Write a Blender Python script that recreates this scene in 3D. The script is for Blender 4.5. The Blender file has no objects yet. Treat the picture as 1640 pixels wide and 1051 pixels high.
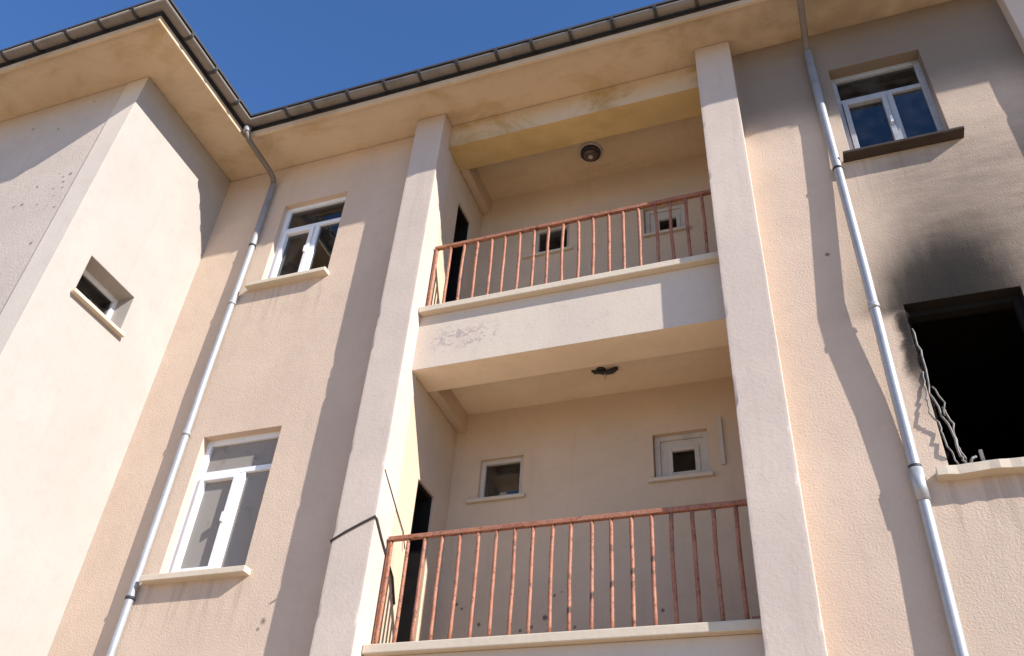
import bpy, bmesh, math, random
from mathutils import Vector, Matrix
random.seed(7)
SC = bpy.context.scene
COL = SC.collection
S = 1.1                      # metres per layout unit
Z0 = 0.483                   # layout height of the ground is -Z0
def W(x, y, z): return Vector((S*x, S*y, S*(z+Z0)))

# ------------------------------------------------------------------ camera
cam = bpy.data.cameras.new('camera'); co = bpy.data.objects.new('camera', cam); COL.objects.link(co)
right = Vector((0.94097799, 0.33285474, 0.06138519)); down = Vector((-0.1644089, 0.60802374, -0.77670898)); fwd = Vector((-0.29585492, 0.72077378, 0.62686124))
rot = Matrix((right, -down, -fwd)).transposed()
co.matrix_world = Matrix.Translation(W(5.90366959, -5.35341791, 0.97192648)) @ rot.to_4x4()
cam.sensor_fit = 'HORIZONTAL'; cam.sensor_width = 36.0; cam.lens = 36.0*1417.285/1640.0
cam.clip_start = 0.05; cam.clip_end = 6000
SC.camera = co

# ------------------------------------------------------------------ sky, sun, exposure
SUNV = Vector((2.79, -1.0, 1.89)).normalized()
elev = math.asin(SUNV.z); azim = math.atan2(SUNV.x, SUNV.y)
wd = bpy.data.worlds.new('World'); SC.world = wd; wd.use_nodes = True
nt = wd.node_tree; nt.nodes.clear()
sky = nt.nodes.new('ShaderNodeTexSky'); sky.sky_type = 'NISHITA'; sky.sun_disc = False
sky.sun_elevation = elev; sky.sun_rotation = azim; sky.altitude = 900; sky.air_density = 1.0; sky.dust_density = 0.2; sky.ozone_density = 4.0
bg = nt.nodes.new('ShaderNodeBackground'); bg.inputs['Strength'].default_value = 0.097
wo = nt.nodes.new('ShaderNodeOutputWorld')
tint = nt.nodes.new('ShaderNodeMix'); tint.data_type = 'RGBA'; tint.blend_type = 'MULTIPLY'; tint.inputs[0].default_value = 1.0
tint.inputs[7].default_value = (0.80, 1.09, 1.40, 1.0)          # deep clear blue of the photograph, the same all over the sky
nt.links.new(sky.outputs[0], tint.inputs[6]); nt.links.new(tint.outputs[2], bg.inputs[0]); nt.links.new(bg.outputs[0], wo.inputs[0])
sl = bpy.data.lights.new('sun', 'SUN'); sl.energy = 5.0; sl.angle = math.radians(0.53); sl.color = (1.0, 0.96, 0.915)
so = bpy.data.objects.new('sun', sl); COL.objects.link(so); so.rotation_euler = SUNV.to_track_quat('Z', 'Y').to_euler()
so.location = W(20, -12, 20)
SC.view_settings.view_transform = 'Standard'; SC.view_settings.look = 'None'
SC.view_settings.exposure = 0.75; SC.view_settings.gamma = 1.0; SC.view_settings.use_curve_mapping = False

# ------------------------------------------------------------------ node helpers
class N:
    """tiny expression builder over shader nodes"""
    def __init__(s, mat): s.t = mat.node_tree
    def node(s, k, **kw):
        n = s.t.nodes.new(k)
        for a, v in kw.items(): setattr(n, a, v)
        return n
    def link(s, a, b): s.t.links.new(a, b)
    def put(s, sock, v):
        if isinstance(v, bpy.types.NodeSocket): s.link(v, sock)
        else: sock.default_value = v
    def m(s, op, a, b=0.0, c=0.0, clamp=False):
        n = s.node('ShaderNodeMath', operation=op, use_clamp=clamp)
        s.put(n.inputs[0], a); s.put(n.inputs[1], b); s.put(n.inputs[2], c); return n.outputs[0]
    def ramp(s, v, lo, hi):
        n = s.node('ShaderNodeMapRange', interpolation_type='SMOOTHSTEP', clamp=True)
        s.put(n.inputs[0], v); n.inputs[1].default_value = lo; n.inputs[2].default_value = hi; return n.outputs[0]
    def noise(s, vec, scale, detail=3.0, rough=0.55, dist=0.0):
        n = s.node('ShaderNodeTexNoise'); s.link(vec, n.inputs['Vector'])
        n.inputs['Scale'].default_value = scale; n.inputs['Detail'].default_value = detail
        n.inputs['Roughness'].default_value = rough; n.inputs['Distortion'].default_value = dist; return n.outputs[0]
    def voro(s, vec, scale):
        n = s.node('ShaderNodeTexVoronoi'); s.link(vec, n.inputs['Vector']); n.inputs['Scale'].default_value = scale; return n.outputs[0]
    def mix(s, f, a, b):
        n = s.node('ShaderNodeMix', data_type='RGBA')
        s.put(n.inputs[0], f)
        for i, v in ((6, a), (7, b)):
            if isinstance(v, bpy.types.NodeSocket): s.link(v, n.inputs[i])
            else: n.inputs[i].default_value = (*v, 1.0)
        return n.outputs[2]
    def stretch(s, vec, sx, sy, sz):
        n = s.node('ShaderNodeMapping'); s.link(vec, n.inputs[0]); n.inputs['Scale'].default_value = (sx, sy, sz); return n.outputs[0]

def base_mat(name):
    m = bpy.data.materials.new(name); m.use_nodes = True
    h = N(m); b = m.node_tree.nodes['Principled BSDF']
    tc = h.node('ShaderNodeTexCoord'); vec = tc.outputs['Object']
    sx = h.node('ShaderNodeSeparateXYZ'); h.link(vec, sx.inputs[0])
    # layout coordinates (x, y, z) for stains that sit at a known place
    X = h.m('DIVIDE', sx.outputs[0], S); Y = h.m('DIVIDE', sx.outputs[1], S); Z = h.m('SUBTRACT', h.m('DIVIDE', sx.outputs[2], S), Z0)
    return m, h, b, vec, X, Y, Z

def soot_mask(h, vec, X, Z):
    """smoke stain above and beside the burnt window"""
    wob = h.m('MULTIPLY', h.m('SUBTRACT', h.noise(vec, 2.2, 6, 0.65, 0.4), 0.5), 0.9)
    dz = h.m('SUBTRACT', Z, 5.17)
    st = h.noise(h.stretch(vec, 6.0, 6.0, 1.1), 2.0, 5, 0.65, 0.5)       # streaks drawn upward
    cx = h.m('ADD', 6.99, h.m('MULTIPLY', dz, 0.16))
    u = h.m('DIVIDE', h.m('ADD', h.m('SUBTRACT', X, cx), h.m('MULTIPLY', wob, .16)), h.m('ADD', 0.45, h.m('MULTIPLY', dz, 0.08)))
    g = h.m('EXPONENT', h.m('MULTIPLY', h.m('MULTIPLY', u, u), -1.0))
    fall = h.m('EXPONENT', h.m('MULTIPLY', h.m('POWER', h.m('MAXIMUM', h.m('ADD', dz, h.m('MULTIPLY', wob, .18)), 0.0), 1.35), -1.9))
    low = h.ramp(dz, -0.12, 0.03)
    plume = h.m('MULTIPLY', h.m('MULTIPLY', g, h.m('MULTIPLY', fall, h.m('ADD', 0.80, h.m('MULTIPLY', st, 0.45)))), low)
    # thin brown rim down the left jamb
    d = h.m('ABSOLUTE', h.m('SUBTRACT', X, 6.66))
    rim = h.m('MULTIPLY', h.m('SUBTRACT', 1.0, h.ramp(h.m('ADD', d, h.m('MULTIPLY', wob, .20)), 0.0, 0.10)), h.m('MULTIPLY', h.ramp(Z, 4.1, 5.2), h.m('SUBTRACT', 1.0, h.ramp(Z, 5.0, 5.3))))
    return h.m('MAXIMUM', plume, h.m('MULTIPLY', rim, 0.95), clamp=True)

def plaster(name, col, col2, grain=38.0, bump=0.35, spots=0.0, soot=False, streak=0.0, rust=0.0, bevel=0.0, chips=None, right_dark=0.0, scrawl=False):
    m, h, b, vec, X, Y, Z = base_mat(name)
    big = h.noise(vec, 0.9, 5, 0.6); mid = h.noise(vec, 6.0, 4, 0.6); fine = h.noise(vec, grain, 3, 0.65)
    c = h.mix(h.ramp(big, 0.32, 0.68), col, col2)
    c = h.mix(h.m('MULTIPLY', h.ramp(mid, 0.50, 0.72), 0.28), c, tuple(v*0.80 for v in col))
    c = h.mix(h.m('MULTIPLY', h.ramp(fine, 0.50, 0.72), 0.18), c, tuple(v*0.7 for v in col))
    if streak:
        st = h.noise(h.stretch(vec, 5.0, 5.0, 0.35), 1.6, 4, 0.6)
        c = h.mix(h.m('MULTIPLY', h.ramp(st, 0.54, 0.74), streak), c, tuple(v*0.62 for v in col))
    if rust:
        rn = h.noise(h.stretch(vec, 1.0, 1.6, 1.0), 1.5, 5, 0.65, 0.6)
        c = h.mix(h.m('MULTIPLY', h.ramp(rn, 0.46, 0.66), rust), c, (0.38, 0.245, 0.09))
    if right_dark:  # darker in soft patches towards the right end
        hz = h.m('MULTIPLY', h.ramp(X, 4.2, 7.2), h.ramp(h.noise(vec, 1.1, 4), 0.2, 0.6))
        c = h.mix(h.m('MULTIPLY', hz, right_dark), c, (0.10, 0.08, 0.065))
    if spots:
        v = h.voro(vec, 4.5); cell = h.noise(vec, 1.6, 2)
        f = h.m('MULTIPLY', h.m('SUBTRACT', 1.0, h.ramp(v, 0.07, 0.13)), h.ramp(cell, 0.50, 0.56))
        c = h.mix(h.m('MULTIPLY', f, spots), c, (0.20, 0.165, 0.15))
    if chips:
        for (cx, cz, r, cc) in chips:
            d = h.m('SQRT', h.m('ADD', h.m('POWER', h.m('SUBTRACT', X, cx), 2.0), h.m('POWER', h.m('SUBTRACT', Z, cz), 2.0)))
            d = h.m('ADD', d, h.m('MULTIPLY', h.m('SUBTRACT', mid, 0.5), r*1.5))
            c = h.mix(h.m('SUBTRACT', 1.0, h.ramp(d, r*0.15, r)), c, cc)
    if scrawl:
        # faded scribble and scuffs near the left end of the upper parapet
        def win(v, a, b_): return h.m('MULTIPLY', h.ramp(v, a, a+.12), h.m('SUBTRACT', 1.0, h.ramp(v, b_-.12, b_)))
        w1 = h.m('MULTIPLY', win(X, 2.92, 3.62), win(Z, 5.46, 5.80))
        n1 = h.noise(h.stretch(vec, 1.0, 1.0, 1.5), 9.0, 6, 0.75, 0.8)
        c = h.mix(h.m('MULTIPLY', h.m('MULTIPLY', w1, h.ramp(n1, 0.50, 0.58)), 0.75), c, (0.33, 0.265, 0.26))
        c = h.mix(h.m('MULTIPLY', h.m('MULTIPLY', w1, h.ramp(h.noise(vec, 5.0, 3), 0.52, 0.62)), 0.3), c, (0.52, 0.37, 0.34))
        w2 = h.m('MULTIPLY', win(X, 3.6, 4.6), win(Z, 5.42, 5.75))
        c = h.mix(h.m('MULTIPLY', h.m('MULTIPLY', w2, h.ramp(n1, 0.60, 0.66)), 0.5), c, (0.33, 0.27, 0.23))
    if soot:
        k = soot_mask(h, vec, X, Z)
        # brown smoke film on the whole wall above and around the opening
        fb = h.m('MULTIPLY', h.m('MULTIPLY', h.ramp(h.m('ADD', X, h.m('MULTIPLY', h.m('SUBTRACT', big, 0.5), .5)), 6.40, 7.05), h.ramp(h.m('ADD', Z, h.m('MULTIPLY', h.m('SUBTRACT', mid, 0.5), .25)), 4.75, 5.5)), h.m('ADD', 0.62, h.m('MULTIPLY', h.m('SUBTRACT', h.noise(h.stretch(vec, 1.2, 1.2, 5.0), 2.0, 5, 0.65), 0.5), 0.9)), clamp=True)
        fb = h.m('MULTIPLY', fb, h.m('SUBTRACT', 1.0, h.m('MULTIPLY', h.ramp(Z, 6.35, 7.2), 0.70)))
        c = h.mix(fb, c, (0.165, 0.128, 0.10))
        kk = h.m('SUBTRACT', 1.0, h.m('EXPONENT', h.m('MULTIPLY', k, -4.2)))
        c = h.mix(h.m('MULTIPLY', kk, 0.6), c, (0.20, 0.15, 0.11))
        c = h.mix(h.m('MULTIPLY', kk, h.ramp(k, 0.0, 0.55)), c, (0.013, 0.011, 0.010))
        # rain-washed dirt under the window sills
        dn = h.ramp(h.noise(h.stretch(vec, 9.0, 9.0, 0.5), 1.5, 4, 0.6), 0.45, 0.7)
        for (xa, xb, zt, ln) in ((0.80, 1.72, 6.71, 0.75), (0.74, 1.71, 3.61, 0.6), (6.55, 7.45, 6.76, 0.8), (6.60, 7.53, 3.80, 0.8)):
            mk = h.m('MULTIPLY', h.m('MULTIPLY', h.ramp(X, xa, xa+.05), h.m('SUBTRACT', 1.0, h.ramp(X, xb-.05, xb))), h.m('MULTIPLY', h.ramp(Z, zt-ln, zt-.05), h.m('LESS_THAN', Z, zt+.02)))
            c = h.mix(h.m('MULTIPLY', h.m('MULTIPLY', mk, dn), 0.42), c, (0.25, 0.19, 0.145))
        rv = h.m('MULTIPLY', h.m('MULTIPLY', h.m('GREATER_THAN', Y, 0.004), h.m('GREATER_THAN', X, 6.6)), h.m('MULTIPLY', h.ramp(Z, 4.35, 4.75), h.m('LESS_THAN', Z, 5.3)))
        c = h.mix(rv, c, (0.016, 0.013, 0.012))
        # eave shade deepened in the colour, with smoke film, high on the right facade
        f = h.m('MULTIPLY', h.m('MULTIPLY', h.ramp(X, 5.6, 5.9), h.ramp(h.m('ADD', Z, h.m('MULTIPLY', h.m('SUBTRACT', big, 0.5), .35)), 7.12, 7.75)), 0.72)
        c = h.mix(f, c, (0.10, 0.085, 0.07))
    h.link(c, b.inputs['Base Color']); b.inputs['Roughness'].default_value = 0.92; b.inputs['Specular IOR Level'].default_value = 0.18
    bn = h.node('ShaderNodeBump'); bn.inputs['Strength'].default_value = bump; bn.inputs['Distance'].default_value = 0.012
    hh = h.m('ADD', h.m('MULTIPLY', fine, 0.8), h.m('ADD', h.m('MULTIPLY', mid, 0.7), h.m('MULTIPLY', h.noise(vec, grain*2.6, 2), 0.35)))
    h.link(hh, bn.inputs['Height'])
    if bevel:
        bv = h.node('ShaderNodeBevel', samples=4); bv.inputs['Radius'].default_value = bevel; h.link(bv.outputs[0], bn.inputs['Normal'])
    h.link(bn.outputs[0], b.inputs['Normal'])
    return m

def plain(name, col, rough=0.6, metal=0.0, grime=0.25, gscale=7.0, dark=None, spec=0.4, bump=0.05):
    m, h, b, vec, X, Y, Z = base_mat(name)
    n = h.noise(vec, gscale, 5, 0.65); f = h.noise(vec, gscale*7, 2)
    c = h.mix(h.m('MULTIPLY', h.ramp(n, 0.45, 0.72), grime), col, dark or tuple(v*0.45 for v in col))
    c = h.mix(h.m('MULTIPLY', h.ramp(f, 0.5, 0.75), grime*0.5), c, tuple(v*0.6 for v in col))
    h.link(c, b.inputs['Base Color']); b.inputs['Metallic'].default_value = metal; b.inputs['Specular IOR Level'].default_value = spec
    h.link(h.m('ADD', rough-0.08, h.m('MULTIPLY', n, 0.16)), b.inputs['Roughness'])
    bn = h.node('ShaderNodeBump'); bn.inputs['Strength'].default_value = bump; bn.inputs['Distance'].default_value = 0.01
    h.link(f, bn.inputs['Height']); h.link(bn.outputs[0], b.inputs['Normal'])
    return m

def glass_mat(name, tint=(0.55, 0.58, 0.60), dirt=0.12, refl=1.7, lo=0.35):
    m = bpy.data.materials.new(name); m.use_nodes = True; h = N(m); t = m.node_tree
    t.nodes.remove(t.nodes['Principled BSDF']); out = t.nodes['Material Output']
    tc = h.node('ShaderNodeTexCoord'); vec = tc.outputs['Object']
    bn = h.node('ShaderNodeBump'); bn.inputs['Strength'].default_value = 0.06; bn.inputs['Distance'].default_value = 0.02
    h.link(h.noise(vec, 2.2, 2), bn.inputs['Height'])
    tr = h.node('ShaderNodeBsdfTransparent'); tr.inputs[0].default_value = (*tint, 1)
    gl = h.node('ShaderNodeBsdfGlossy'); gl.inputs['Roughness'].default_value = 0.02; h.link(bn.outputs[0], gl.inputs['Normal'])
    fr = h.node('ShaderNodeFresnel'); fr.inputs[0].default_value = 1.52; h.link(bn.outputs[0], fr.inputs['Normal'])
    di = h.node('ShaderNodeBsdfDiffuse'); di.inputs[0].default_value = (0.30, 0.27, 0.24, 1)
    m1 = h.node('ShaderNodeMixShader'); h.link(h.m('MULTIPLY', fr.outputs[0], refl, clamp=True), m1.inputs[0]); h.link(tr.outputs[0], m1.inputs[1]); h.link(gl.outputs[0], m1.inputs[2])
    m2 = h.node('ShaderNodeMixShader'); h.link(h.m('MULTIPLY', h.ramp(h.noise(vec, 3.5, 5, 0.7), lo, lo+0.4), dirt), m2.inputs[0])
    h.link(m1.outputs[0], m2.inputs[1]); h.link(di.outputs[0], m2.inputs[2]); h.link(m2.outputs[0], out.inputs[0])
    return m

def rail_mat(name, blotch=False):
    m, h, b, vec, X, Y, Z = base_mat(name)
    n = h.noise(vec, 9.0, 4, 0.65); f = h.noise(vec, 55.0, 2)
    c = h.mix(h.ramp(n, 0.35, 0.7), (0.38, 0.165, 0.095), (0.29, 0.108, 0.062))
    c = h.mix(h.m('MULTIPLY', h.ramp(h.noise(vec, 22.0, 3), 0.55, 0.68), 0.7), c, (0.33, 0.17, 0.12))
    c = h.mix(h.m('MULTIPLY', h.ramp(f, 0.54, 0.68), 0.6), c, (0.07, 0.025, 0.018))
    c = h.mix(h.m('MULTIPLY', h.ramp(h.noise(vec, 13.0, 4, 0.7), 0.58, 0.64), 0.75), c, (0.10, 0.045, 0.028))
    # row of dark spots rising along the lower railing
    band = h.m('ABSOLUTE', h.m('SUBTRACT', Z, h.m('ADD', 3.20, h.m('MULTIPLY', h.m('SUBTRACT', X, 4.28), 0.535))))
    f2 = h.m('MULTIPLY', h.m('SUBTRACT', 1.0, h.ramp(band, 0.012, 0.03)), h.m('MULTIPLY', h.m('GREATER_THAN', X, 4.2), h.m('LESS_THAN', X, 4.9)))
    c = h.mix(h.m('MULTIPLY', f2, 0.85), c, (0.035, 0.02, 0.015))
    h.link(c, b.inputs['Base Color']); b.inputs['Roughness'].default_value = 0.55; b.inputs['Specular IOR Level'].default_value = 0.3
    return m

# ------------------------------------------------------------------ materials
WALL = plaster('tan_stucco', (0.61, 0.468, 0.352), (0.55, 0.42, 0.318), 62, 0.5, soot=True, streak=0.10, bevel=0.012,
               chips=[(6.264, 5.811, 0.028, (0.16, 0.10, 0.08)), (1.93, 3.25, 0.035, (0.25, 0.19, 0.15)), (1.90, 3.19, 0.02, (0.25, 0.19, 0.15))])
PILLAR = plaster('grey_pink_plaster', (0.585, 0.48, 0.4), (0.52, 0.427, 0.358), 30, 0.22, streak=0.22, bevel=0.012)
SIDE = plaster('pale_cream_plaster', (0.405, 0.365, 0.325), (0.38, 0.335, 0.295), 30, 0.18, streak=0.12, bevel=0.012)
STRIP = plaster('cream_corner_plaster', (0.660, 0.568, 0.472), (0.600, 0.514, 0.426), 30, 0.16, streak=0.15, bevel=0.012)
FRONT = plaster('weathered_pink_stucco', (0.575, 0.480, 0.398), (0.510, 0.426, 0.356), 40, 0.45, spots=0.8, streak=0.14, bevel=0.012,
                chips=[(-.836, 6.92, .03, (.12, .10, .09)), (-.40, 7.03, .022, (.2, .17, .16)), (-.43, 7.12, .028, (.18, .15, .14)), (-.47, 7.2, .02, (.2, .17, .16)), (-.39, 7.22, .026, (.2, .16, .15)), (-.52, 7.05, .018, (.2, .17, .16)),
                       (-.62, 6.86, .018, (.22, .18, .17)), (-.758, 7.145, .02, (.2, .17, .16)), (-.36, 6.75, .022, (.2, .17, .16)), (-.45, 6.93, .016, (.2, .17, .16)), (-.55, 7.28, .018, (.2, .17, .16))])
LOGGIA = plaster('balcony_plaster', (0.6, 0.455, 0.325), (0.53, 0.41, 0.295), 28, 0.15, streak=0.2, bevel=0.01,
                 chips=[(x_, z_, r_*0.75, (0.16, 0.125, 0.105)) for x_, z_, r_ in ((3.82, 3.71, .024), (3.88, 3.735, .018), (3.64, 3.47, .03), (3.75, 3.54, .034), (3.79, 3.46, .022), (4.67, 3.53, .03), (3.99, 3.45, .026), (2.99, 3.70, .024), (3.04, 3.66, .02), (3.55, 3.45, .028), (3.20, 3.52, .026))])
CEIL = plaster('pale_ceiling_plaster', (0.660, 0.510, 0.342), (0.600, 0.461, 0.301), 26, 0.12, rust=0.25)
PARA = plaster('parapet_plaster', (0.600, 0.500, 0.402), (0.550, 0.461, 0.379), 30, 0.2, streak=0.12, bevel=0.01, scrawl=True)
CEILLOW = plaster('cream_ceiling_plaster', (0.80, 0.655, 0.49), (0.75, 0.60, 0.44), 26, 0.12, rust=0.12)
SOFFIT = plaster('stained_soffit_plaster', (0.61, 0.475, 0.335), (0.56, 0.43, 0.295), 22, 0.12, rust=0.42, right_dark=0.55)
BEAM = plaster('stained_beam_plaster', (0.580, 0.461, 0.333), (0.540, 0.402, 0.259), 24, 0.15, rust=0.8, bevel=0.012)
OCHRE = plaster('ochre_stained_plaster', (0.60, 0.43, 0.20), (0.52, 0.37, 0.18), 24, 0.15, rust=0.35)
STONE = plaster('pale_stone_sill', (0.600, 0.505, 0.389), (0.550, 0.461, 0.352), 24, 0.15, bevel=0.006)
SOOTY = plain('sooty_sill', (0.06, 0.047, 0.04), 0.9, spec=0.1, grime=0.6)
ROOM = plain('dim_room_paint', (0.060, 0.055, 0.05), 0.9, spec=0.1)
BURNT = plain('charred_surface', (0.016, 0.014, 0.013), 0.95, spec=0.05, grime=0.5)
PVC = plain('white_pvc', (0.74, 0.74, 0.75), 0.35, grime=0.16, spec=0.4, bump=0.0)
SHADEPVC = plain('shade_greyed_pvc', (0.36, 0.365, 0.375), 0.4, grime=0.4)  # white pvc with the shade under the eaves put into its colour
DIRTYPVC = plain('soiled_white_paint', (0.52, 0.46, 0.39), 0.5, grime=0.35)
SEAL = plain('dark_rubber_seal', (0.03, 0.03, 0.03), 0.7)
GLASS = glass_mat('window_glass')
GLASSD = glass_mat('dusty_window_glass', (0.85, 0.82, 0.78), 0.9, 0.45, 0.05)
GLASSK = glass_mat('dark_window_glass', (0.45, 0.45, 0.45), 0.04, 0.5)
CURTAIN = plain('grey_curtain_cloth', (0.36, 0.33, 0.30), 0.9, grime=0.3, gscale=3.0, spec=0.1)
ZINC = plain('zinc_pipe', (0.37, 0.37, 0.375), 0.5, metal=0.35, grime=0.35, gscale=5, spec=0.5)
BROWNPIPE = plain('weathered_brown_pipe', (0.16, 0.125, 0.10), 0.5, grime=0.4)
GUTTER = plain('weathered_gutter', (0.20, 0.172, 0.147), 0.6, metal=0.15, grime=0.5, gscale=3.5)
DARKMETAL = plain('dark_bracket_metal', (0.035, 0.033, 0.033), 0.6)
ROOFM = plain('dark_roof_edge', (0.05, 0.045, 0.045), 0.8, grime=0.5)
RAIL = rail_mat('orange_primer_paint')
MARK = plain('black_mark', (0.05, 0.042, 0.038), 0.6)
MELT = plain('melted_frame_plastic', (0.19, 0.17, 0.15), 0.5, grime=0.7, gscale=14, dark=(0.04, 0.035, 0.03))
GROUND = plain('dusty_ground', (0.47, 0.35, 0.225), 0.95, grime=0.35, gscale=0.5, spec=0.1)
LAMPGLASS = plain('sooty_lamp_glass', (0.10, 0.07, 0.06), 0.3, grime=0.5, gscale=20)

# ------------------------------------------------------------------ mesh helpers
class MB:
    def __init__(s): s.bm = bmesh.new()
    def poly(s, pts):
        vs = [s.bm.verts.new(W(*p)) for p in pts]
        return s.bm.faces.new(vs)
    def box(s, x0, x1, y0, y1, z0, z1, M=None):
        M = M or (lambda a, b, c: (a, b, c))
        P = [s.bm.verts.new(W(*M(x, y, z))) for x in (x0, x1) for y in (y0, y1) for z in (z0, z1)]
        for f in ((0, 1, 3, 2), (4, 6, 7, 5), (0, 4, 5, 1), (2, 3, 7, 6), (0, 2, 6, 4), (1, 5, 7, 3)):
            s.bm.faces.new([P[i] for i in f])
        return s
    def prism(s, poly, z0, z1):
        n = len(poly)
        a = [s.bm.verts.new(W(x, y, z0)) for x, y in poly]; b = [s.bm.verts.new(W(x, y, z1)) for x, y in poly]
        s.bm.faces.new(a[::-1]); s.bm.faces.new(b)
        for i in range(n): s.bm.faces.new([a[i], a[(i+1) % n], b[(i+1) % n], b[i]])
        return s
    def tube(s, pts, r, n=10, caps=True):
        """round tube through layout points; r a number or a list"""
        P = [Vector(p) for p in pts]; rs = r if isinstance(r, (list, tuple)) else [r]*len(P)
        rings = []; up = None
        for i, p in enumerate(P):
            t = (P[min(i+1, len(P)-1)]-P[max(i-1, 0)]).normalized()
            if up is None: up = t.orthogonal().normalized()
            up = (up - t*up.dot(t)).normalized(); sd = t.cross(up)
            rings.append([s.bm.verts.new(W(*(p+rs[i]*(math.cos(2*math.pi*k/n)*up+math.sin(2*math.pi*k/n)*sd)))) for k in range(n)])
        for a, b in zip(rings, rings[1:]):
            for k in range(n):
                f = s.bm.faces.new([a[k], a[(k+1) % n], b[(k+1) % n], b[k]]); f.smooth = n > 5
        if caps: s.bm.faces.new(rings[0][::-1]); s.bm.faces.new(rings[-1])
        return s
    def wall(s, M, t, a0, a1, b0, b1, holes):
        """wall in the (a, b) plane, thickness t inward along c, rectangular holes with reveals"""
        A = sorted({a0, a1, *[v for h in holes for v in h[:2]]}); B = sorted({b0, b1, *[v for h in holes for v in h[2:]]})
        V = {}
        def v(a, b, c):
            k = (round(a, 5), round(b, 5), c)
            if k not in V: V[k] = s.bm.verts.new(W(*M(a, b, c)))
            return V[k]
        def solid(i, j):
            if not (0 <= i < len(A)-1 and 0 <= j < len(B)-1): return False
            ca, cb = (A[i]+A[i+1])/2, (B[j]+B[j+1])/2
            return not any(h[0] < ca < h[1] and h[2] < cb < h[3] for h in holes)
        for i in range(len(A)-1):
            for j in range(len(B)-1):
                if not solid(i, j): continue
                q = [(A[i], B[j]), (A[i+1], B[j]), (A[i+1], B[j+1]), (A[i], B[j+1])]
                s.bm.faces.new([v(a, b, 0) for a, b in q]); s.bm.faces.new([v(a, b, t) for a, b in q[::-1]])
                for k, (di, dj) in enumerate(((0, -1), (1, 0), (0, 1), (-1, 0))):
                    if not solid(i+di, j+dj):
                        (a, b), (c, d) = q[k], q[(k+1) % 4]
                        s.bm.faces.new([v(a, b, 0), v(a, b, t), v(c, d, t), v(c, d, 0)])
        return s
    def done(s, name, mat, parent=None, loc=None, bevel=0.0, under=None):
        bmesh.ops.recalc_face_normals(s.bm, faces=s.bm.faces[:])
        me = bpy.data.meshes.new(name); s.bm.to_mesh(me); s.bm.free(); me.materials.append(mat)
        if under:                                   # differently painted underside
            me.materials.append(under)
            for p in me.polygons:
                if p.normal.z < -0.9: p.material_index = 1
        o = bpy.data.objects.new(name, me); COL.objects.link(o)
        if parent: hang(o, parent)
        if bevel:
            md = o.modifiers.new('bevel', 'BEVEL'); md.width = bevel; md.segments = 2; md.limit_method = 'ANGLE'
        return o

ORG = {}
def hang(o, p):
    """parent o to p keeping mesh coordinates = world coordinates"""
    o.parent = p; o.location = o.location - ORG.get(p.name, Vector((0, 0, 0)))
    if p.name in ORG: ORG[o.name] = Vector((0, 0, 0))
def thing(name, label, cat, at, group=None):
    o = bpy.data.objects.new(name, None); COL.objects.link(o); o.location = W(*at); ORG[o.name] = W(*at)
    o['label'] = label; o['category'] = cat; o.empty_display_size = 0.2
    if group: o['group'] = group
    return o
# maps from wall coordinates (along, up, inward)
def MY(y): return lambda a, b, c: (a, y+c, b)            # wall facing -y
def MX(x): return lambda a, b, c: (x-c, a, b)            # wall facing +x
def MXn(x): return lambda a, b, c: (x+c, a, b)           # wall facing -x
def onM(M):                                              # box helper order (a, c, b)
    return lambda a, c, b: M(a, b, c)

ZS, ZT, GZ = 8.627, 8.72, -Z0          # soffit, roof seat, ground
YP, YW = -0.178, -1.52                 # pillar face, wing face
XE = 12.0                              # right end of the facade
# ------------------------------------------------------------------ ground
g = MB(); g.poly([(-900, -900, GZ), (900, -900, GZ), (900, 900, GZ), (-900, 900, GZ)])
go = g.done('ground', GROUND); go['kind'] = 'structure'

# ------------------------------------------------------------------ the building
B = thing('apartment_building', 'tan plastered apartment building with two balconies, a left wing and one burnt out window', 'building', (4, 0, GZ))
OP = {'ll': (0.837, 1.637, 3.666, 4.981), 'ul': (0.914, 1.688, 6.761, 7.941), 'ur': (6.615, 7.376, 6.81, 8.035), 'fire': (6.685, 7.433, 3.861, 5.21)}
def wall(M, t, a0, a1, b0, b1, holes, mat, name='wall'): return MB().wall(M, t, a0, a1, b0, b1, holes).done(name, mat, B)
wall(MY(0), 0.24, -0.2, 2.60, GZ-0.2, ZS-0.011, [OP['ll'], OP['ul']], WALL)
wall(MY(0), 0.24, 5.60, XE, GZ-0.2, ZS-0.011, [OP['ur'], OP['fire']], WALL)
WW = (-1.201, -0.594, 5.888, 6.326)
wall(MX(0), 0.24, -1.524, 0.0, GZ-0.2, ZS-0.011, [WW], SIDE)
wall(MY(YW), 0.24, -6.5, -0.241, GZ-0.2, ZS-0.011, [], FRONT)
# corner strip of smoother plaster on the wing
MB().box(-0.275, -0.002, YW-0.0065, -1.50, GZ-0.2, ZS-0.0115).done('corner_strip', STRIP, B)
def worn_post(x0, x1, y0, y1, z0, z1):
    """square post whose two front arrises are slightly rounded, wavy and chipped"""
    m = MB(); n = 190; rows = []; t = 0.022; chip = [0.0, 0.0]
    for i in range(n+1):
        z = z0+(z1-z0)*i/n; cut = []
        for k in (0, 1):
            chip[k] = max(0.0, chip[k]-0.004)
            if random.random() < 0.035: chip[k] = random.uniform(0.006, 0.016)
            cut.append(0.0025+random.uniform(0, 0.0018)+chip[k])
        a, b = cut
        pts = [(x0, y1), (x0, y0+t), (x0+a*.35, y0+a*.35), (x0+t, y0), (x1-t, y0), (x1-b*.35, y0+b*.35), (x1, y0+t), (x1, y1)]
        rows.append([m.bm.verts.new(W(x, y, z)) for x, y in pts])
    for p, q in zip(rows, rows[1:]):
        for k in range(8): m.bm.faces.new([p[k], p[(k+1) % 8], q[(k+1) % 8], q[k]])
    m.bm.faces.new(rows[0]); m.bm.faces.new(rows[-1][::-1]); return m
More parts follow.
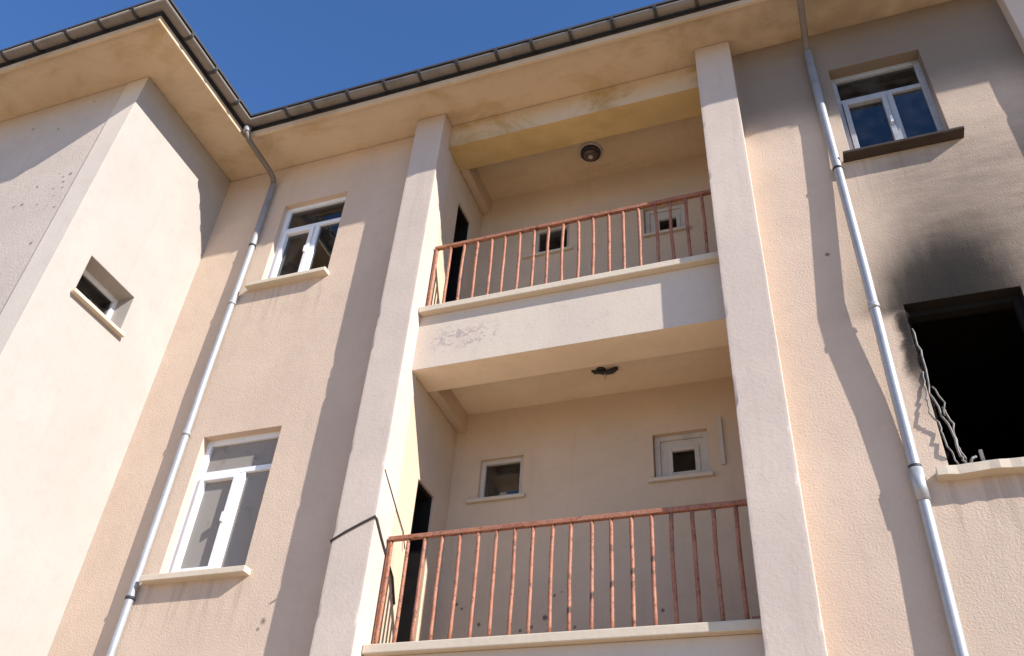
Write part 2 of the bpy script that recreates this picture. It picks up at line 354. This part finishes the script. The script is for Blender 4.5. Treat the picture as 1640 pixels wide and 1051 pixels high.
for x0, x1, yf in ((2.493, 2.821, YP), (5.466, 5.799, YP), (8.115, 8.46, -0.12)):
    worn_post(x0, x1, yf, 0.10, GZ-0.2, ZS-0.009).done('pillar', PILLAR, B)
# loggia walls
YB, XL, XR = 1.029, 2.818, 5.469
DOORS = [(0.40, 0.73, 2.93, 4.53), (0.41, 0.74, 5.93, 7.86)]
wall(MX(XL), 0.20, 0.08, 3.6, GZ-0.2, ZS+0.002, DOORS, LOGGIA)
wall(MXn(XR), 0.20, 0.08, 1.3, GZ-0.2, ZS+0.002, [], LOGGIA)
BW = [(3.085, 3.49, 4.632, 5.03), (4.65, 5.11, 4.632, 5.06), (3.46, 3.85, 7.475, 7.89), (4.66, 5.09, 7.44, 7.84)]
wall(MY(YB), 0.22, XL-0.1, XR+0.1, 2.0, ZS+0.001, BW, LOGGIA)
# balconies: front beam, floor slab, stone edge, ceiling, side beam
for k in (0, 1):
    d = -3.0*(1-k)
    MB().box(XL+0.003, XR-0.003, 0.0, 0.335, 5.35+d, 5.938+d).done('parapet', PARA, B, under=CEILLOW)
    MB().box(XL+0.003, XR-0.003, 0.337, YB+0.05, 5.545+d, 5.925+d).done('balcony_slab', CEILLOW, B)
    MB().box(XL+0.006, XR-0.006, -0.063, 0.17, 5.94+d, 6.005+d).done('balcony_edge', STONE, B, bevel=0.008)
    if k: MB().box(XL+0.005, 2.911, 0.339, YB+0.04, 5.352, 5.56).done('side_beam', LOGGIA, B)
MB().box(XL+0.003, XR-0.003, 0.0, 0.335, 8.262, ZS-0.010).done('beam', BEAM, B, under=OCHRE)
MB().box(XL+0.003, XR-0.003, 0.337, YB+0.05, 8.489, ZS+0.05).done('ceiling', CEIL, B)
MB().box(XL+0.005, 2.911, 0.339, YB+0.04, 8.27, 8.50).done('side_beam', LOGGIA, B)
# rooms behind the openings
def room(x0, x1, y0, y1, z0, z1, skip, mat):
    m = MB()
    F = {'x0': [(x0, y0, z0), (x0, y1, z0), (x0, y1, z1), (x0, y0, z1)], 'x1': [(x1, y0, z0), (x1, y1, z0), (x1, y1, z1), (x1, y0, z1)],
         'y0': [(x0, y0, z0), (x1, y0, z0), (x1, y0, z1), (x0, y0, z1)], 'y1': [(x0, y1, z0), (x1, y1, z0), (x1, y1, z1), (x0, y1, z1)],
         'z0': [(x0, y0, z0), (x1, y0, z0), (x1, y1, z0), (x0, y1, z0)], 'z1': [(x0, y0, z1), (x1, y0, z1), (x1, y1, z1), (x0, y1, z1)]}
    for k, q in F.items():
        if k not in skip: m.poly(q)
    m.done('room_interior', mat, B)
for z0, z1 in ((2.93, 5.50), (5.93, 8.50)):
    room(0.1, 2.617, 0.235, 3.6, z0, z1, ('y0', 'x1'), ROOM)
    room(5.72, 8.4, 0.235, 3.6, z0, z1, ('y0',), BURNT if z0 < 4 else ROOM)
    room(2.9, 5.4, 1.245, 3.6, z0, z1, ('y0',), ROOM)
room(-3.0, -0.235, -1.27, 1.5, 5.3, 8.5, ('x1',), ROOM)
# soffit with drip edge, L-shaped
YF, XF = -0.555, 0.555
YFW = YW-0.555
MB().prism([(-6.5, YFW), (XF, YFW), (XF, YF), (XE+0.5, YF), (XE+0.5, 3.6), (-6.5, 3.6)], ZS, ZS+0.06).done('soffit', SOFFIT, B)
def path_strip(d0, d1, z0, z1):
    """box-section strip that follows the eaves, d measured outward from the fascia line"""
    pts = lambda d: [(-6.5, YFW-d), (XF+d, YFW-d), (XF+d, YF-d), (XE+0.5, YF-d)]
    m = MB(); R = [[m.bm.verts.new(W(x, y, z)) for x, y in pts(d)] for d, z in ((d0, z0), (d1, z0), (d1, z1), (d0, z1))]
    for i in range(3):
        for k in range(4):
            a, b = R[k], R[(k+1) % 4]; m.bm.faces.new([a[i], a[i+1], b[i+1], b[i]])
    return m
path_strip(-0.025, 0.006, ZS-0.060, ZS+0.010).done('drip_edge', SOFFIT, B)
path_strip(-0.025, 0.002, ZS+0.0105, ZT+0.05).done('fascia', ROOFM, B)  # board coloured dark to stand for the unlit gap behind the gutter
path_strip(-0.02, 0.126, ZT+0.032, ZT+0.060).done('roof_edge', ROOFM, B)
# roof sheets (seen only from elsewhere)
r = MB()
e = ZT+0.092
r.poly([(XF, YF-0.08, e), (XE+0.6, YF-0.08, e), (XE+0.6, 4.0, e+1.9), (-3.0, 4.0, e+1.9), (XF-3.0, 2.4, e+1.25)])
r.poly([(XF+0.08, YFW-0.08, e), (XF+0.08, YF-0.08, e), (-3.0, 4.0, e+1.9), (-3.0, 1.4, e+1.5)])
r.poly([(-6.6, YFW-0.08, e), (XF+0.08, YFW-0.08, e), (-3.0, 1.4, e+1.5), (-6.6, 1.4, e+1.5)])
r.done('roof', ROOFM, B)
# half-round gutter following the eaves
GR, GC = 0.056, 8.700
def gprof(n=9, rr=GR, a0=math.pi, a1=2*math.pi): return [(0.079+rr*math.cos(a0+(a1-a0)*k/n), GC+0.74*rr*math.sin(a0+(a1-a0)*k/n)) for k in range(n+1)]
gm = MB(); prof = gprof(); prof = prof+[(d*0.94+0.004, z+0.004) for d, z in prof[::-1]]
XG = [XF+0.02+0.9*i for i in range(14)]
rings = []
for d, z in prof:
    pts = [(-6.5, YFW-d), (XF+d, YFW-d), (XF+d, YF-d)] + [(x, YF-d) for x in (1.5, 2.6, 3.7, 4.8, 5.9, 7.0, 8.1, 9.5, XE+0.5)]
    rings.append([gm.bm.verts.new(W(x, y, z+(0.006*math.sin(1.7*x) if x > 1 else 0))) for x, y in pts])
for k in range(len(prof)):
    a, b = rings[k], rings[(k+1) % len(prof)]
    for i in range(len(a)-1):
        f = gm.bm.faces.new([a[i], a[i+1], b[i+1], b[i]])
        f.smooth = True
GUT = gm.done('gutter', GUTTER, B)
def bracket(px, py, ux, uy):
    """strap round the gutter; (ux, uy) outward direction, width along the perpendicular"""
    m = MB(); pr = gprof(8, GR+0.007, math.pi*0.98, math.pi*2.0); pr = [(0.004, GC+0.03)]+pr+[(0.079+GR+0.007, GC+0.022)]
    wv = 0.017; R = []
    for sgn in (-1, 1):
        R.append([m.bm.verts.new(W(px+ux*d-uy*wv*sgn, py+uy*d+ux*wv*sgn, z)) for d, z in pr])
    for i in range(len(pr)-1): m.bm.faces.new([R[0][i], R[0][i+1], R[1][i+1], R[1][i]])
    o = m.done('bracket', DARKMETAL, GUT)
    md = o.modifiers.new('thick', 'SOLIDIFY'); md.thickness = 0.006; md.offset = 1.0
for x in [1.14, 1.47, 1.89, 2.32, 2.73, 3.15, 3.58, 3.95, 4.35, 4.77, 5.19, 5.58, 6.0, 6.9, 7.32, 7.74, 8.16, 8.58, 9.0]: bracket(x, YF, 0, -1)
for k in range(8): bracket(0.30-0.42*k, YFW, 0, -1)
for k in range(3): bracket(XF, YFW+0.30+0.42*k, 1, 0)

# ------------------------------------------------------------------ windows
def window(M, op, inset, label=None, curtain=None, glass=GLASS, sillmat=STONE, sash=True, small=False, sill=None, frame=PVC, fw=0.05):
    a0, a1, b0, b1 = op; Q = onM(M); c0, c1 = inset, inset+0.06
    m = MB(); w = fw
    m.box(a0-.004, a0+w, c0, c1, b0-.004, b1+.004, Q); m.box(a1-w, a1+.004, c0, c1, b0-.004, b1+.004, Q)
    m.box(a0+w, a1-w, c0, c1, b0-.004, b0+w, Q); m.box(a0+w, a1-w, c0, c1, b1-w, b1+.004, Q)
    if not small:
        bt = b1-0.345; am = a0+0.585*(a1-a0)
        m.box(a0+w, a1-w, c0+.002, c1, bt-w/2, bt+w/2, Q); m.box(am-w/2, am+w/2, c0+.002, c1, b0+w, bt-w/2, Q)
    win = m.done('window', frame, B, bevel=0.004)
    if label: win['label'] = label
    def pane(x0, x1, z0, z1):
        p = MB(); p.box(x0, x1, c0+.028, c0+.034, z0, z1, Q); p.done('pane', glass, win)
    if small:
        pane(a0+w-.004, a1-w+.004, b0+w-.004, b1-w+.004)
    else:
        pane(a0+w-.004, a1-w+.004, bt+w/2-.004, b1-w+.004)
        pane(am+w/2-.004, a1-w+.004, b0+w-.004, bt-w/2+.004)
        q = MB(); s0, s1, t0, t1 = a0+w+.004, am-w/2-.004, b0+w+.004, bt-w/2-.004; v = 0.042
        q.box(s0, s0+v, c0-.016, c1-.012, t0, t1, Q); q.box(s1-v, s1, c0-.016, c1-.012, t0, t1, Q)
        q.box(s0+v, s1-v, c0-.016, c1-.012, t0, t0+v, Q); q.box(s0+v, s1-v, c0-.016, c1-.012, t1-v, t1, Q)
        q.done('sash', frame, win, bevel=0.004)
        pane(s0+v-.004, s1-v+.004, t0+v-.004, t1-v+.004)
        hd = MB(); hm = (t0+t1)/2; hd.box(s1-v*.75, s1-v*.25, c0-.045, c0-.0161, hm-.02, hm+.06, Q); hd.done('handle', PVC, win)
    if curtain:
        x0, x1, z0, z1 = curtain; cm = MB(); n = 28
        cols = []
        for i in range(n+1):
            f = i/n; a = x0+(x1-x0)*f; wv = 0.078+0.010*math.sin(f*31)+0.004*math.sin(f*53+1)
            zb = z0+0.02*math.sin(f*9)
            cols.append([cm.bm.verts.new(W(*M(a, b, inset+wv))) for b in (zb, z1)])
        for p, q2 in zip(cols, cols[1:]):
            f = cm.bm.faces.new([p[0], q2[0], q2[1], p[1]]); f.smooth = True
        cm.done('curtain', CURTAIN, win)
    if sill:
        x0, x1, z0, z1, out = sill
        MB().box(x0, x1, -out, inset+.01, z0, z1, Q).done('sill', sillmat, win, bevel=0.006)
    return win
M0 = MY(0.0)
window(M0, OP['ul'], 0.060, 'white three-pane window near the roof corner, grey cloth behind its left sash', curtain=(0.93, 1.36, 7.02, 7.62), sill=(0.80, 1.72, 6.715, 6.762, 0.085))
window(M0, OP['ll'], 0.075, 'white three-pane window with grey curtain beside the left drainpipe', curtain=(0.842, 1.632, 3.67, 4.977), glass=GLASSD, sill=(0.74, 1.71, 3.615, 3.667, 0.085))
window(M0, OP['ur'], 0.112, 'white three-pane window with dark panes above the burnt one', sill=(6.545, 7.455, 6.782, 6.811, 0.105), sillmat=SOOTY, frame=SHADEPVC)
window(MX(0.0), WW, 0.19, 'small window in the bright side wall of the wing', small=True, glass=GLASSK, sill=(-1.235, -0.56, 5.852, 5.889, 0.055), fw=0.042)
MB_ = MY(YB)
window(MB_, BW[0], 0.035, 'small window with dark pane at the left of the lower balcony wall', small=True, sill=(2.99, 3.53, 4.598, 4.633, 0.035), frame=DIRTYPVC, fw=0.038)
# right window of the lower balcony: inset pane off-centre, two nested frames
def nested(op, pane, sill, label):
    a0, a1, b0, b1 = op; p0, p1, q0, q1 = pane; Q = onM(MB_); m = MB(); c0, c1 = 0.045, 0.10
    m.box(a0+.004, a0+.05, c0, c1, b0, b1, Q); m.box(a1-.045, a1-.002, c0, c1, b0, b1, Q); m.box(a0+.05, a1-.045, c0, c1, b1-.045, b1, Q); m.box(a0+.05, a1-.045, c0, c1, b0, b0+.035, Q)
    w = m.done('window', DIRTYPVC, B, bevel=0.003); w['label'] = label
    s_ = MB(); t = 0.04
    s_.box(p0-t, p0, c0+.01, c1+.01, q0-t, q1+t, Q); s_.box(p1, p1+t, c0+.01, c1+.01, q0-t, q1+t, Q); s_.box(p0, p1, c0+.01, c1+.01, q0-t, q0, Q); s_.box(p0, p1, c0+.01, c1+.01, q1, q1+t, Q)
    s_.done('sash', DIRTYPVC, w, bevel=0.003)
    f = MB()
    f.box(a0+.05, p0-t, c0+.02, c1, b0+.035, b1-.045, Q); f.box(p1+t, a1-.045, c0+.02, c1, b0+.035, b1-.045, Q)
    f.box(p0-t, p1+t, c0+.02, c1, q1+t, b1-.045, Q)
    if q0-t > b0+.036: f.box(p0-t, p1+t, c0+.02, c1, b0+.035, q0-t, Q)
    f.done('filler_panel', DIRTYPVC, w)
    p = MB(); p.box(p0-.003, p1+.003, c0+.035, c0+.041, q0-.003, q1+.003, Q); p.done('pane', GLASSK, w)
    x0, x1, z0, z1 = sill; MB().box(x0, x1, -.035, .05, z0, z1, Q).done('sill', STONE, w, bevel=0.005)
nested(BW[1], (4.80, 4.985, 4.71, 4.91), (4.605, 5.135, 4.598, 4.633), 'small window with square pane at the right of the lower balcony wall')
window(MB_, BW[2], 0.05, 'small dark window at the left of the upper balcony wall', small=True, sill=(3.36, 3.90, 7.442, 7.476, 0.035), frame=DIRTYPVC, fw=0.036)
nested(BW[3], (4.81, 4.985, 7.50, 7.68), (4.645, 5.13, 7.405, 7.441), 'small window with square pane at the right of the upper balcony wall')
# the burnt-out window: charred frame, melted strips, stone sill
fo = OP['fire']; Q = onM(M0)
m = MB(); m.box(fo[0]+.002, fo[0]+.03, .10, .15, fo[2]+.3, fo[3], Q); m.box(fo[1]-.05, fo[1]-.004, .08, .14, fo[2], fo[3], Q); m.box(fo[0]+.03, fo[1]-.05, .09, .15, fo[3]-.05, fo[3]-.002, Q)
FW = m.done('window', BURNT, B); FW['label'] = 'burnt out window, a black hole with soot above it'
def wob(pts, amp, n=5):
    out = []
    for i, (p, q) in enumerate(zip(pts, pts[1:])):
        for k in range(n):
            f = k/n; out.append(tuple(p[j]+(q[j]-p[j])*f+random.uniform(-amp, amp)*(0 if (i == 0 and k == 0) else 1) for j in range(3)))
    return out+[pts[-1]]
for pts, r_ in (([(6.70, 0.02, 5.0), (6.715, 0.00, 4.75), (6.70, 0.01, 4.45), (6.75, -0.01, 4.15), (6.76, -0.012, 3.95), (6.80, 0.0, 3.88)], 0.010),
                ([(6.69, 0.0, 4.62), (6.665, -0.02, 4.42), (6.655, -0.03, 4.28), (6.69, -0.02, 4.2), (6.70, -0.02, 4.05), (6.74, -0.01, 3.90)], 0.008),
                ([(6.72, 0.01, 4.50), (6.76, 0.0, 4.36), (6.745, 0.0, 4.26)], 0.008),
                ([(6.745, 0.02, 4.34), (6.775, 0.01, 4.2), (6.765, 0.01, 4.05), (6.79, 0.02, 3.93)], 0.009)):
    mm = MB(); mm.tube(wob(pts, 0.008), r_*0.72, 6); mm.done('melted_strip', MELT, FW)
mm = MB(); mm.box(6.872, 6.892, -.01, .012, 3.862, 3.985, Q); mm.done('frame_stub', MELT, FW)
mm = MB(); mm.tube(wob([(6.80, 0.0, 3.875), (6.815, -0.01, 3.925), (6.85, 0.0, 3.945)], 0.004), 0.009, 6); mm.done('melted_strip', MELT, FW)
for k in range(11):
    z = 3.95+0.115*k+random.uniform(-.03, .03); l, w_ = random.uniform(.05, .11), random.uniform(.018, .05)
    f = MB(); x = fo[0]-.012
    P = [(x, z), (x+w_*.6, z+l*.25), (x+w_, z+l*.5+random.uniform(-.015, .015)), (x+w_*.5, z+l*.8), (x, z+l)]
    a = [f.bm.verts.new(W(px, 0.006+random.uniform(0, .012), pz)) for px, pz in P]; b = [f.bm.verts.new(W(px, 0.05, pz)) for px, pz in P]
    f.bm.faces.new(a); f.bm.faces.new(b[::-1])
    for q in range(5): f.bm.faces.new([a[q], a[(q+1) % 5], b[(q+1) % 5], b[q]])
    f.done('charred_plaster', BURNT, FW)
# broken stone sill
sm = MB(); n = 16; top = []; 
for i in range(n+1):
    x = 6.60+(7.53-6.60)*i/n; j = random.uniform(-.006, .006)
    top.append((x, -0.085+j, 3.862+random.uniform(-.003, .003), 3.80+random.uniform(-.006, .006)))
R = [[sm.bm.verts.new(W(*p)) for p in ((x, y, zt), (x, y, zb), (x, 0.08, zb), (x, 0.08, zt))] for x, y, zt, zb in top]
for a, b in zip(R, R[1:]):
    for k in range(4): sm.bm.faces.new([a[k], a[(k+1) % 4], b[(k+1) % 4], b[k]])
sm.bm.faces.new(R[0]); sm.bm.faces.new(R[-1][::-1]); sm.done('sill', STONE, FW)
# door leaves ajar inside the side doors
for (y0, y1, z0, z1) in DOORS:
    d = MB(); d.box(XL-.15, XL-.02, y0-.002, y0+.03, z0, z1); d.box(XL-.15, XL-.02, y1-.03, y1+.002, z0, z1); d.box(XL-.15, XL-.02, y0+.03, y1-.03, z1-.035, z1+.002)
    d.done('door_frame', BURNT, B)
# thin white trunking on the lower balcony wall
MB().box(5.205, 5.235, YB-.022, YB+.002, 4.69, 5.14).done('cable_trunking', DIRTYPVC, B)

# ------------------------------------------------------------------ balcony railings
RY = 0.05
def railing(z, label, top_z):
    t = thing('balcony_railing', label, 'railing', (4.1, 0.0, z), 'railings of the two balconies')
    a = MB(); a.box(2.835, 3.9, RY-.020, RY+.018, top_z-.034, top_z); a.box(3.9, 5.468, RY-.0205, RY+.0175, top_z-.036, top_z-.001)
    a.done('top_rail', RAIL, t, bevel=0.005)
    for k in range(1, 20):
        x = 2.7155+0.1396*k+random.uniform(-.006, .006)
        b = MB(); bx, by = random.uniform(-.010, .010), random.uniform(-.006, .006); ph = random.uniform(.3, .7)
        H = top_z-.035
        pts = [(x+bx*math.sin(math.pi*(f**(.7+ph)))+random.uniform(-.0015, .0015), RY+by*math.sin(math.pi*f), z-.004+(H-z+.004)*f) for f in (0, .15, .3, .45, .6, .75, .9, 1)]
        b.tube(pts, 0.0145, 8); b.done('baluster', RAIL, t)
    p = MB(); p.box(2.838, 2.858, RY-.010, RY+.010, z-.01, top_z-.036); p.done('end_post', RAIL, t)
    p = MB(); p.box(5.40, 5.468, RY-.012, RY+.012, z+.03, z+.055); p.box(5.448, 5.4675, RY-.03, RY+.03, z+.01, z+.10); p.done('wall_bracket', RAIL, t)
    return t
railing(6.003, 'upper orange painted balcony railing, under the round ceiling lamp', 6.84)
railing(3.003, 'lower orange painted balcony railing, under the broken lamp fitting', 3.84)

# ------------------------------------------------------------------ drainpipes
def drainpipe(label, outlet, wallpts, rad, collars, sleeves, clips):
    t = thing('drainpipe', label, 'drainpipe', (wallpts[-1][0], -0.05, GZ), 'drainpipes at the facade')
    m = MB(); m.tube(outlet, 0.030, 12); m.done('offset_bend', BROWNPIPE, t)
    m = MB(); o = outlet[0]; m.tube([(o[0], o[1], o[2]+.012), (o[0], o[1], o[2]-.05)], [0.042, 0.036], 12); m.done('gutter_outlet', ZINC, t)
    m = MB(); m.tube(wallpts, rad, 16); m.done('pipe', ZINC, t)
    def at(z):
        for p, q in zip(wallpts, wallpts[1:]):
            if q[2] <= z <= p[2]:
                f = (z-p[2])/(q[2]-p[2]); return tuple(p[i]+(q[i]-p[i])*f for i in range(3))
    for z in collars:
        a, b = at(z+.022), at(z-.022); m = MB(); m.tube([a, b], [rad+.004, rad+.006], 16); m.done('collar', ZINC, t)
    for z1, z0 in sleeves:
        a, b = at(z1), at(z0); m = MB(); m.tube([a, b], [rad+.009, rad+.005], 16); m.done('sleeve', ZINC, t)
    for z in clips:
        c = at(z); m = MB(); m.tube([(c[0], c[1], z+.012), (c[0], c[1], z-.012)], rad+.005, 16); m.box(c[0]-.012, c[0]+.012, c[1]+rad, 0.004, z-.010, z+.010)
        m.done('clip', DARKMETAL, t)
    return t
def arc(p, q, r_, n=4):
    return [tuple(p[i]+(q[i]-p[i])*k/n for i in range(3)) for k in range(n+1)]
drainpipe('zinc drainpipe down the inner corner beside the left wing', [(0.63, -0.622, 8.615), (0.632, -0.615, 8.55), (0.642, -0.56, 8.50), (0.675, -0.14, 8.43), (0.69, -0.07, 8.38), (0.69, -0.047, 8.29)],
          [(0.69, -0.045, 8.31), (0.688, -0.043, 7.2), (0.672, -0.05, 5.6), (0.664, -0.04, 4.9), (0.664, -0.04, 3.4), (0.66, -0.042, 2.5), (0.66, -0.045, GZ)],
          0.033, [6.55, 5.02], [], [7.35, 3.50])
drainpipe('zinc drainpipe bowed away from the wall beside the burnt out window', [(6.48, -0.622, 8.615), (6.48, -0.615, 8.55), (6.48, -0.56, 8.51), (6.48, -0.14, 8.44), (6.478, -0.07, 8.39), (6.478, -0.043, 8.30)],
          [(6.478, -0.045, 8.32), (6.478, -0.040, 7.35), (6.482, -0.062, 6.5), (6.484, -0.100, 5.45), (6.484, -0.095, 5.20), (6.486, -0.060, 4.5), (6.490, -0.042, 3.88), (6.490, -0.040, 3.5), (6.484, -0.048, 2.8), (6.484, -0.05, GZ)],
          0.0355, [5.16], [(3.88, 3.66)], [6.66, 3.89])

# ------------------------------------------------------------------ lamps
L1 = thing('ceiling_lamp', 'round dark ceiling lamp on the top balcony ceiling', 'lamp', (4.19, 0.655, 8.489), 'lamps on the balcony ceilings')
m = MB(); m.tube([(4.19, .655, 8.490), (4.19, .655, 8.474)], [0.135, 0.128], 28); m.done('base_plate', DIRTYPVC, L1)
m = MB(); m.tube([(4.19, .655, 8.4745), (4.19, .655, 8.448), (4.19, .655, 8.436)], [0.108, 0.108, 0.094], 28); m.done('rim', DARKMETAL, L1)
m = MB(); m.tube([(4.19, .655, 8.4365), (4.19, .655, 8.420), (4.19, .655, 8.408), (4.19, .655, 8.402)], [0.085, 0.074, 0.048, 0.02], 24); m.done('lamp_glass', LAMPGLASS, L1)
m = MB(); m.tube([(4.19, .655, 8.4025), (4.19, .655, 8.394)], 0.024, 14); m.done('cap', DIRTYPVC, L1)
L2 = thing('ceiling_lamp', 'broken lamp fitting hanging from the lower balcony ceiling', 'lamp', (4.325, 0.65, 5.545), 'lamps on the balcony ceilings')
m = MB(); m.tube([(4.30, .65, 5.547), (4.30, .65, 5.528)], [0.045, 0.040], 16); m.done('base_plate', DARKMETAL, L2)
m = MB(); m.tube([(4.22, .64, 5.535), (4.27, .645, 5.522), (4.34, .65, 5.505), (4.40, .65, 5.512), (4.45, .645, 5.535)], [0.010, 0.016, 0.022, 0.026, 0.016], 10); m.done('bent_arm', DARKMETAL, L2)
m = MB(); m.tube([(4.34, .65, 5.51), (4.338, .65, 5.44)], [0.012, 0.010], 8); m.done('loose_socket', DIRTYPVC, L2)
m = MB(); m.box(4.235, 4.30, .63, .66, 5.512, 5.527); m.done('shard', DARKMETAL, L2)

# ------------------------------------------------------------------ thin dark tubes on the left pillar
def mark(label, pts, r_):
    m = MB(); m.tube(pts, r_, 7); o = m.done('mark', MARK); o['label'] = label; o['category'] = 'mark'; o['group'] = 'marks on the left pillar'
xp = 2.493
mark('thick dark cable across the front of the left pillar', [(2.486, -0.10, 3.715), (2.486, -0.186, 3.737), (2.60, -0.187, 3.80), (2.72, -0.187, 3.855), (2.824, -0.187, 3.90), (2.830, -0.17, 3.885), (2.829, -0.05, 3.78), (2.829, 0.10, 3.665), (2.829, 0.20, 3.59), (2.827, 0.29, 3.42)], 0.0085)
mark('thin cable on the bright side of the left pillar', [(2.824, -0.165, 4.30), (2.825, -0.05, 4.215), (2.825, 0.10, 4.105), (2.826, 0.263, 3.99), (2.84, 0.30, 3.86)], 0.0045)
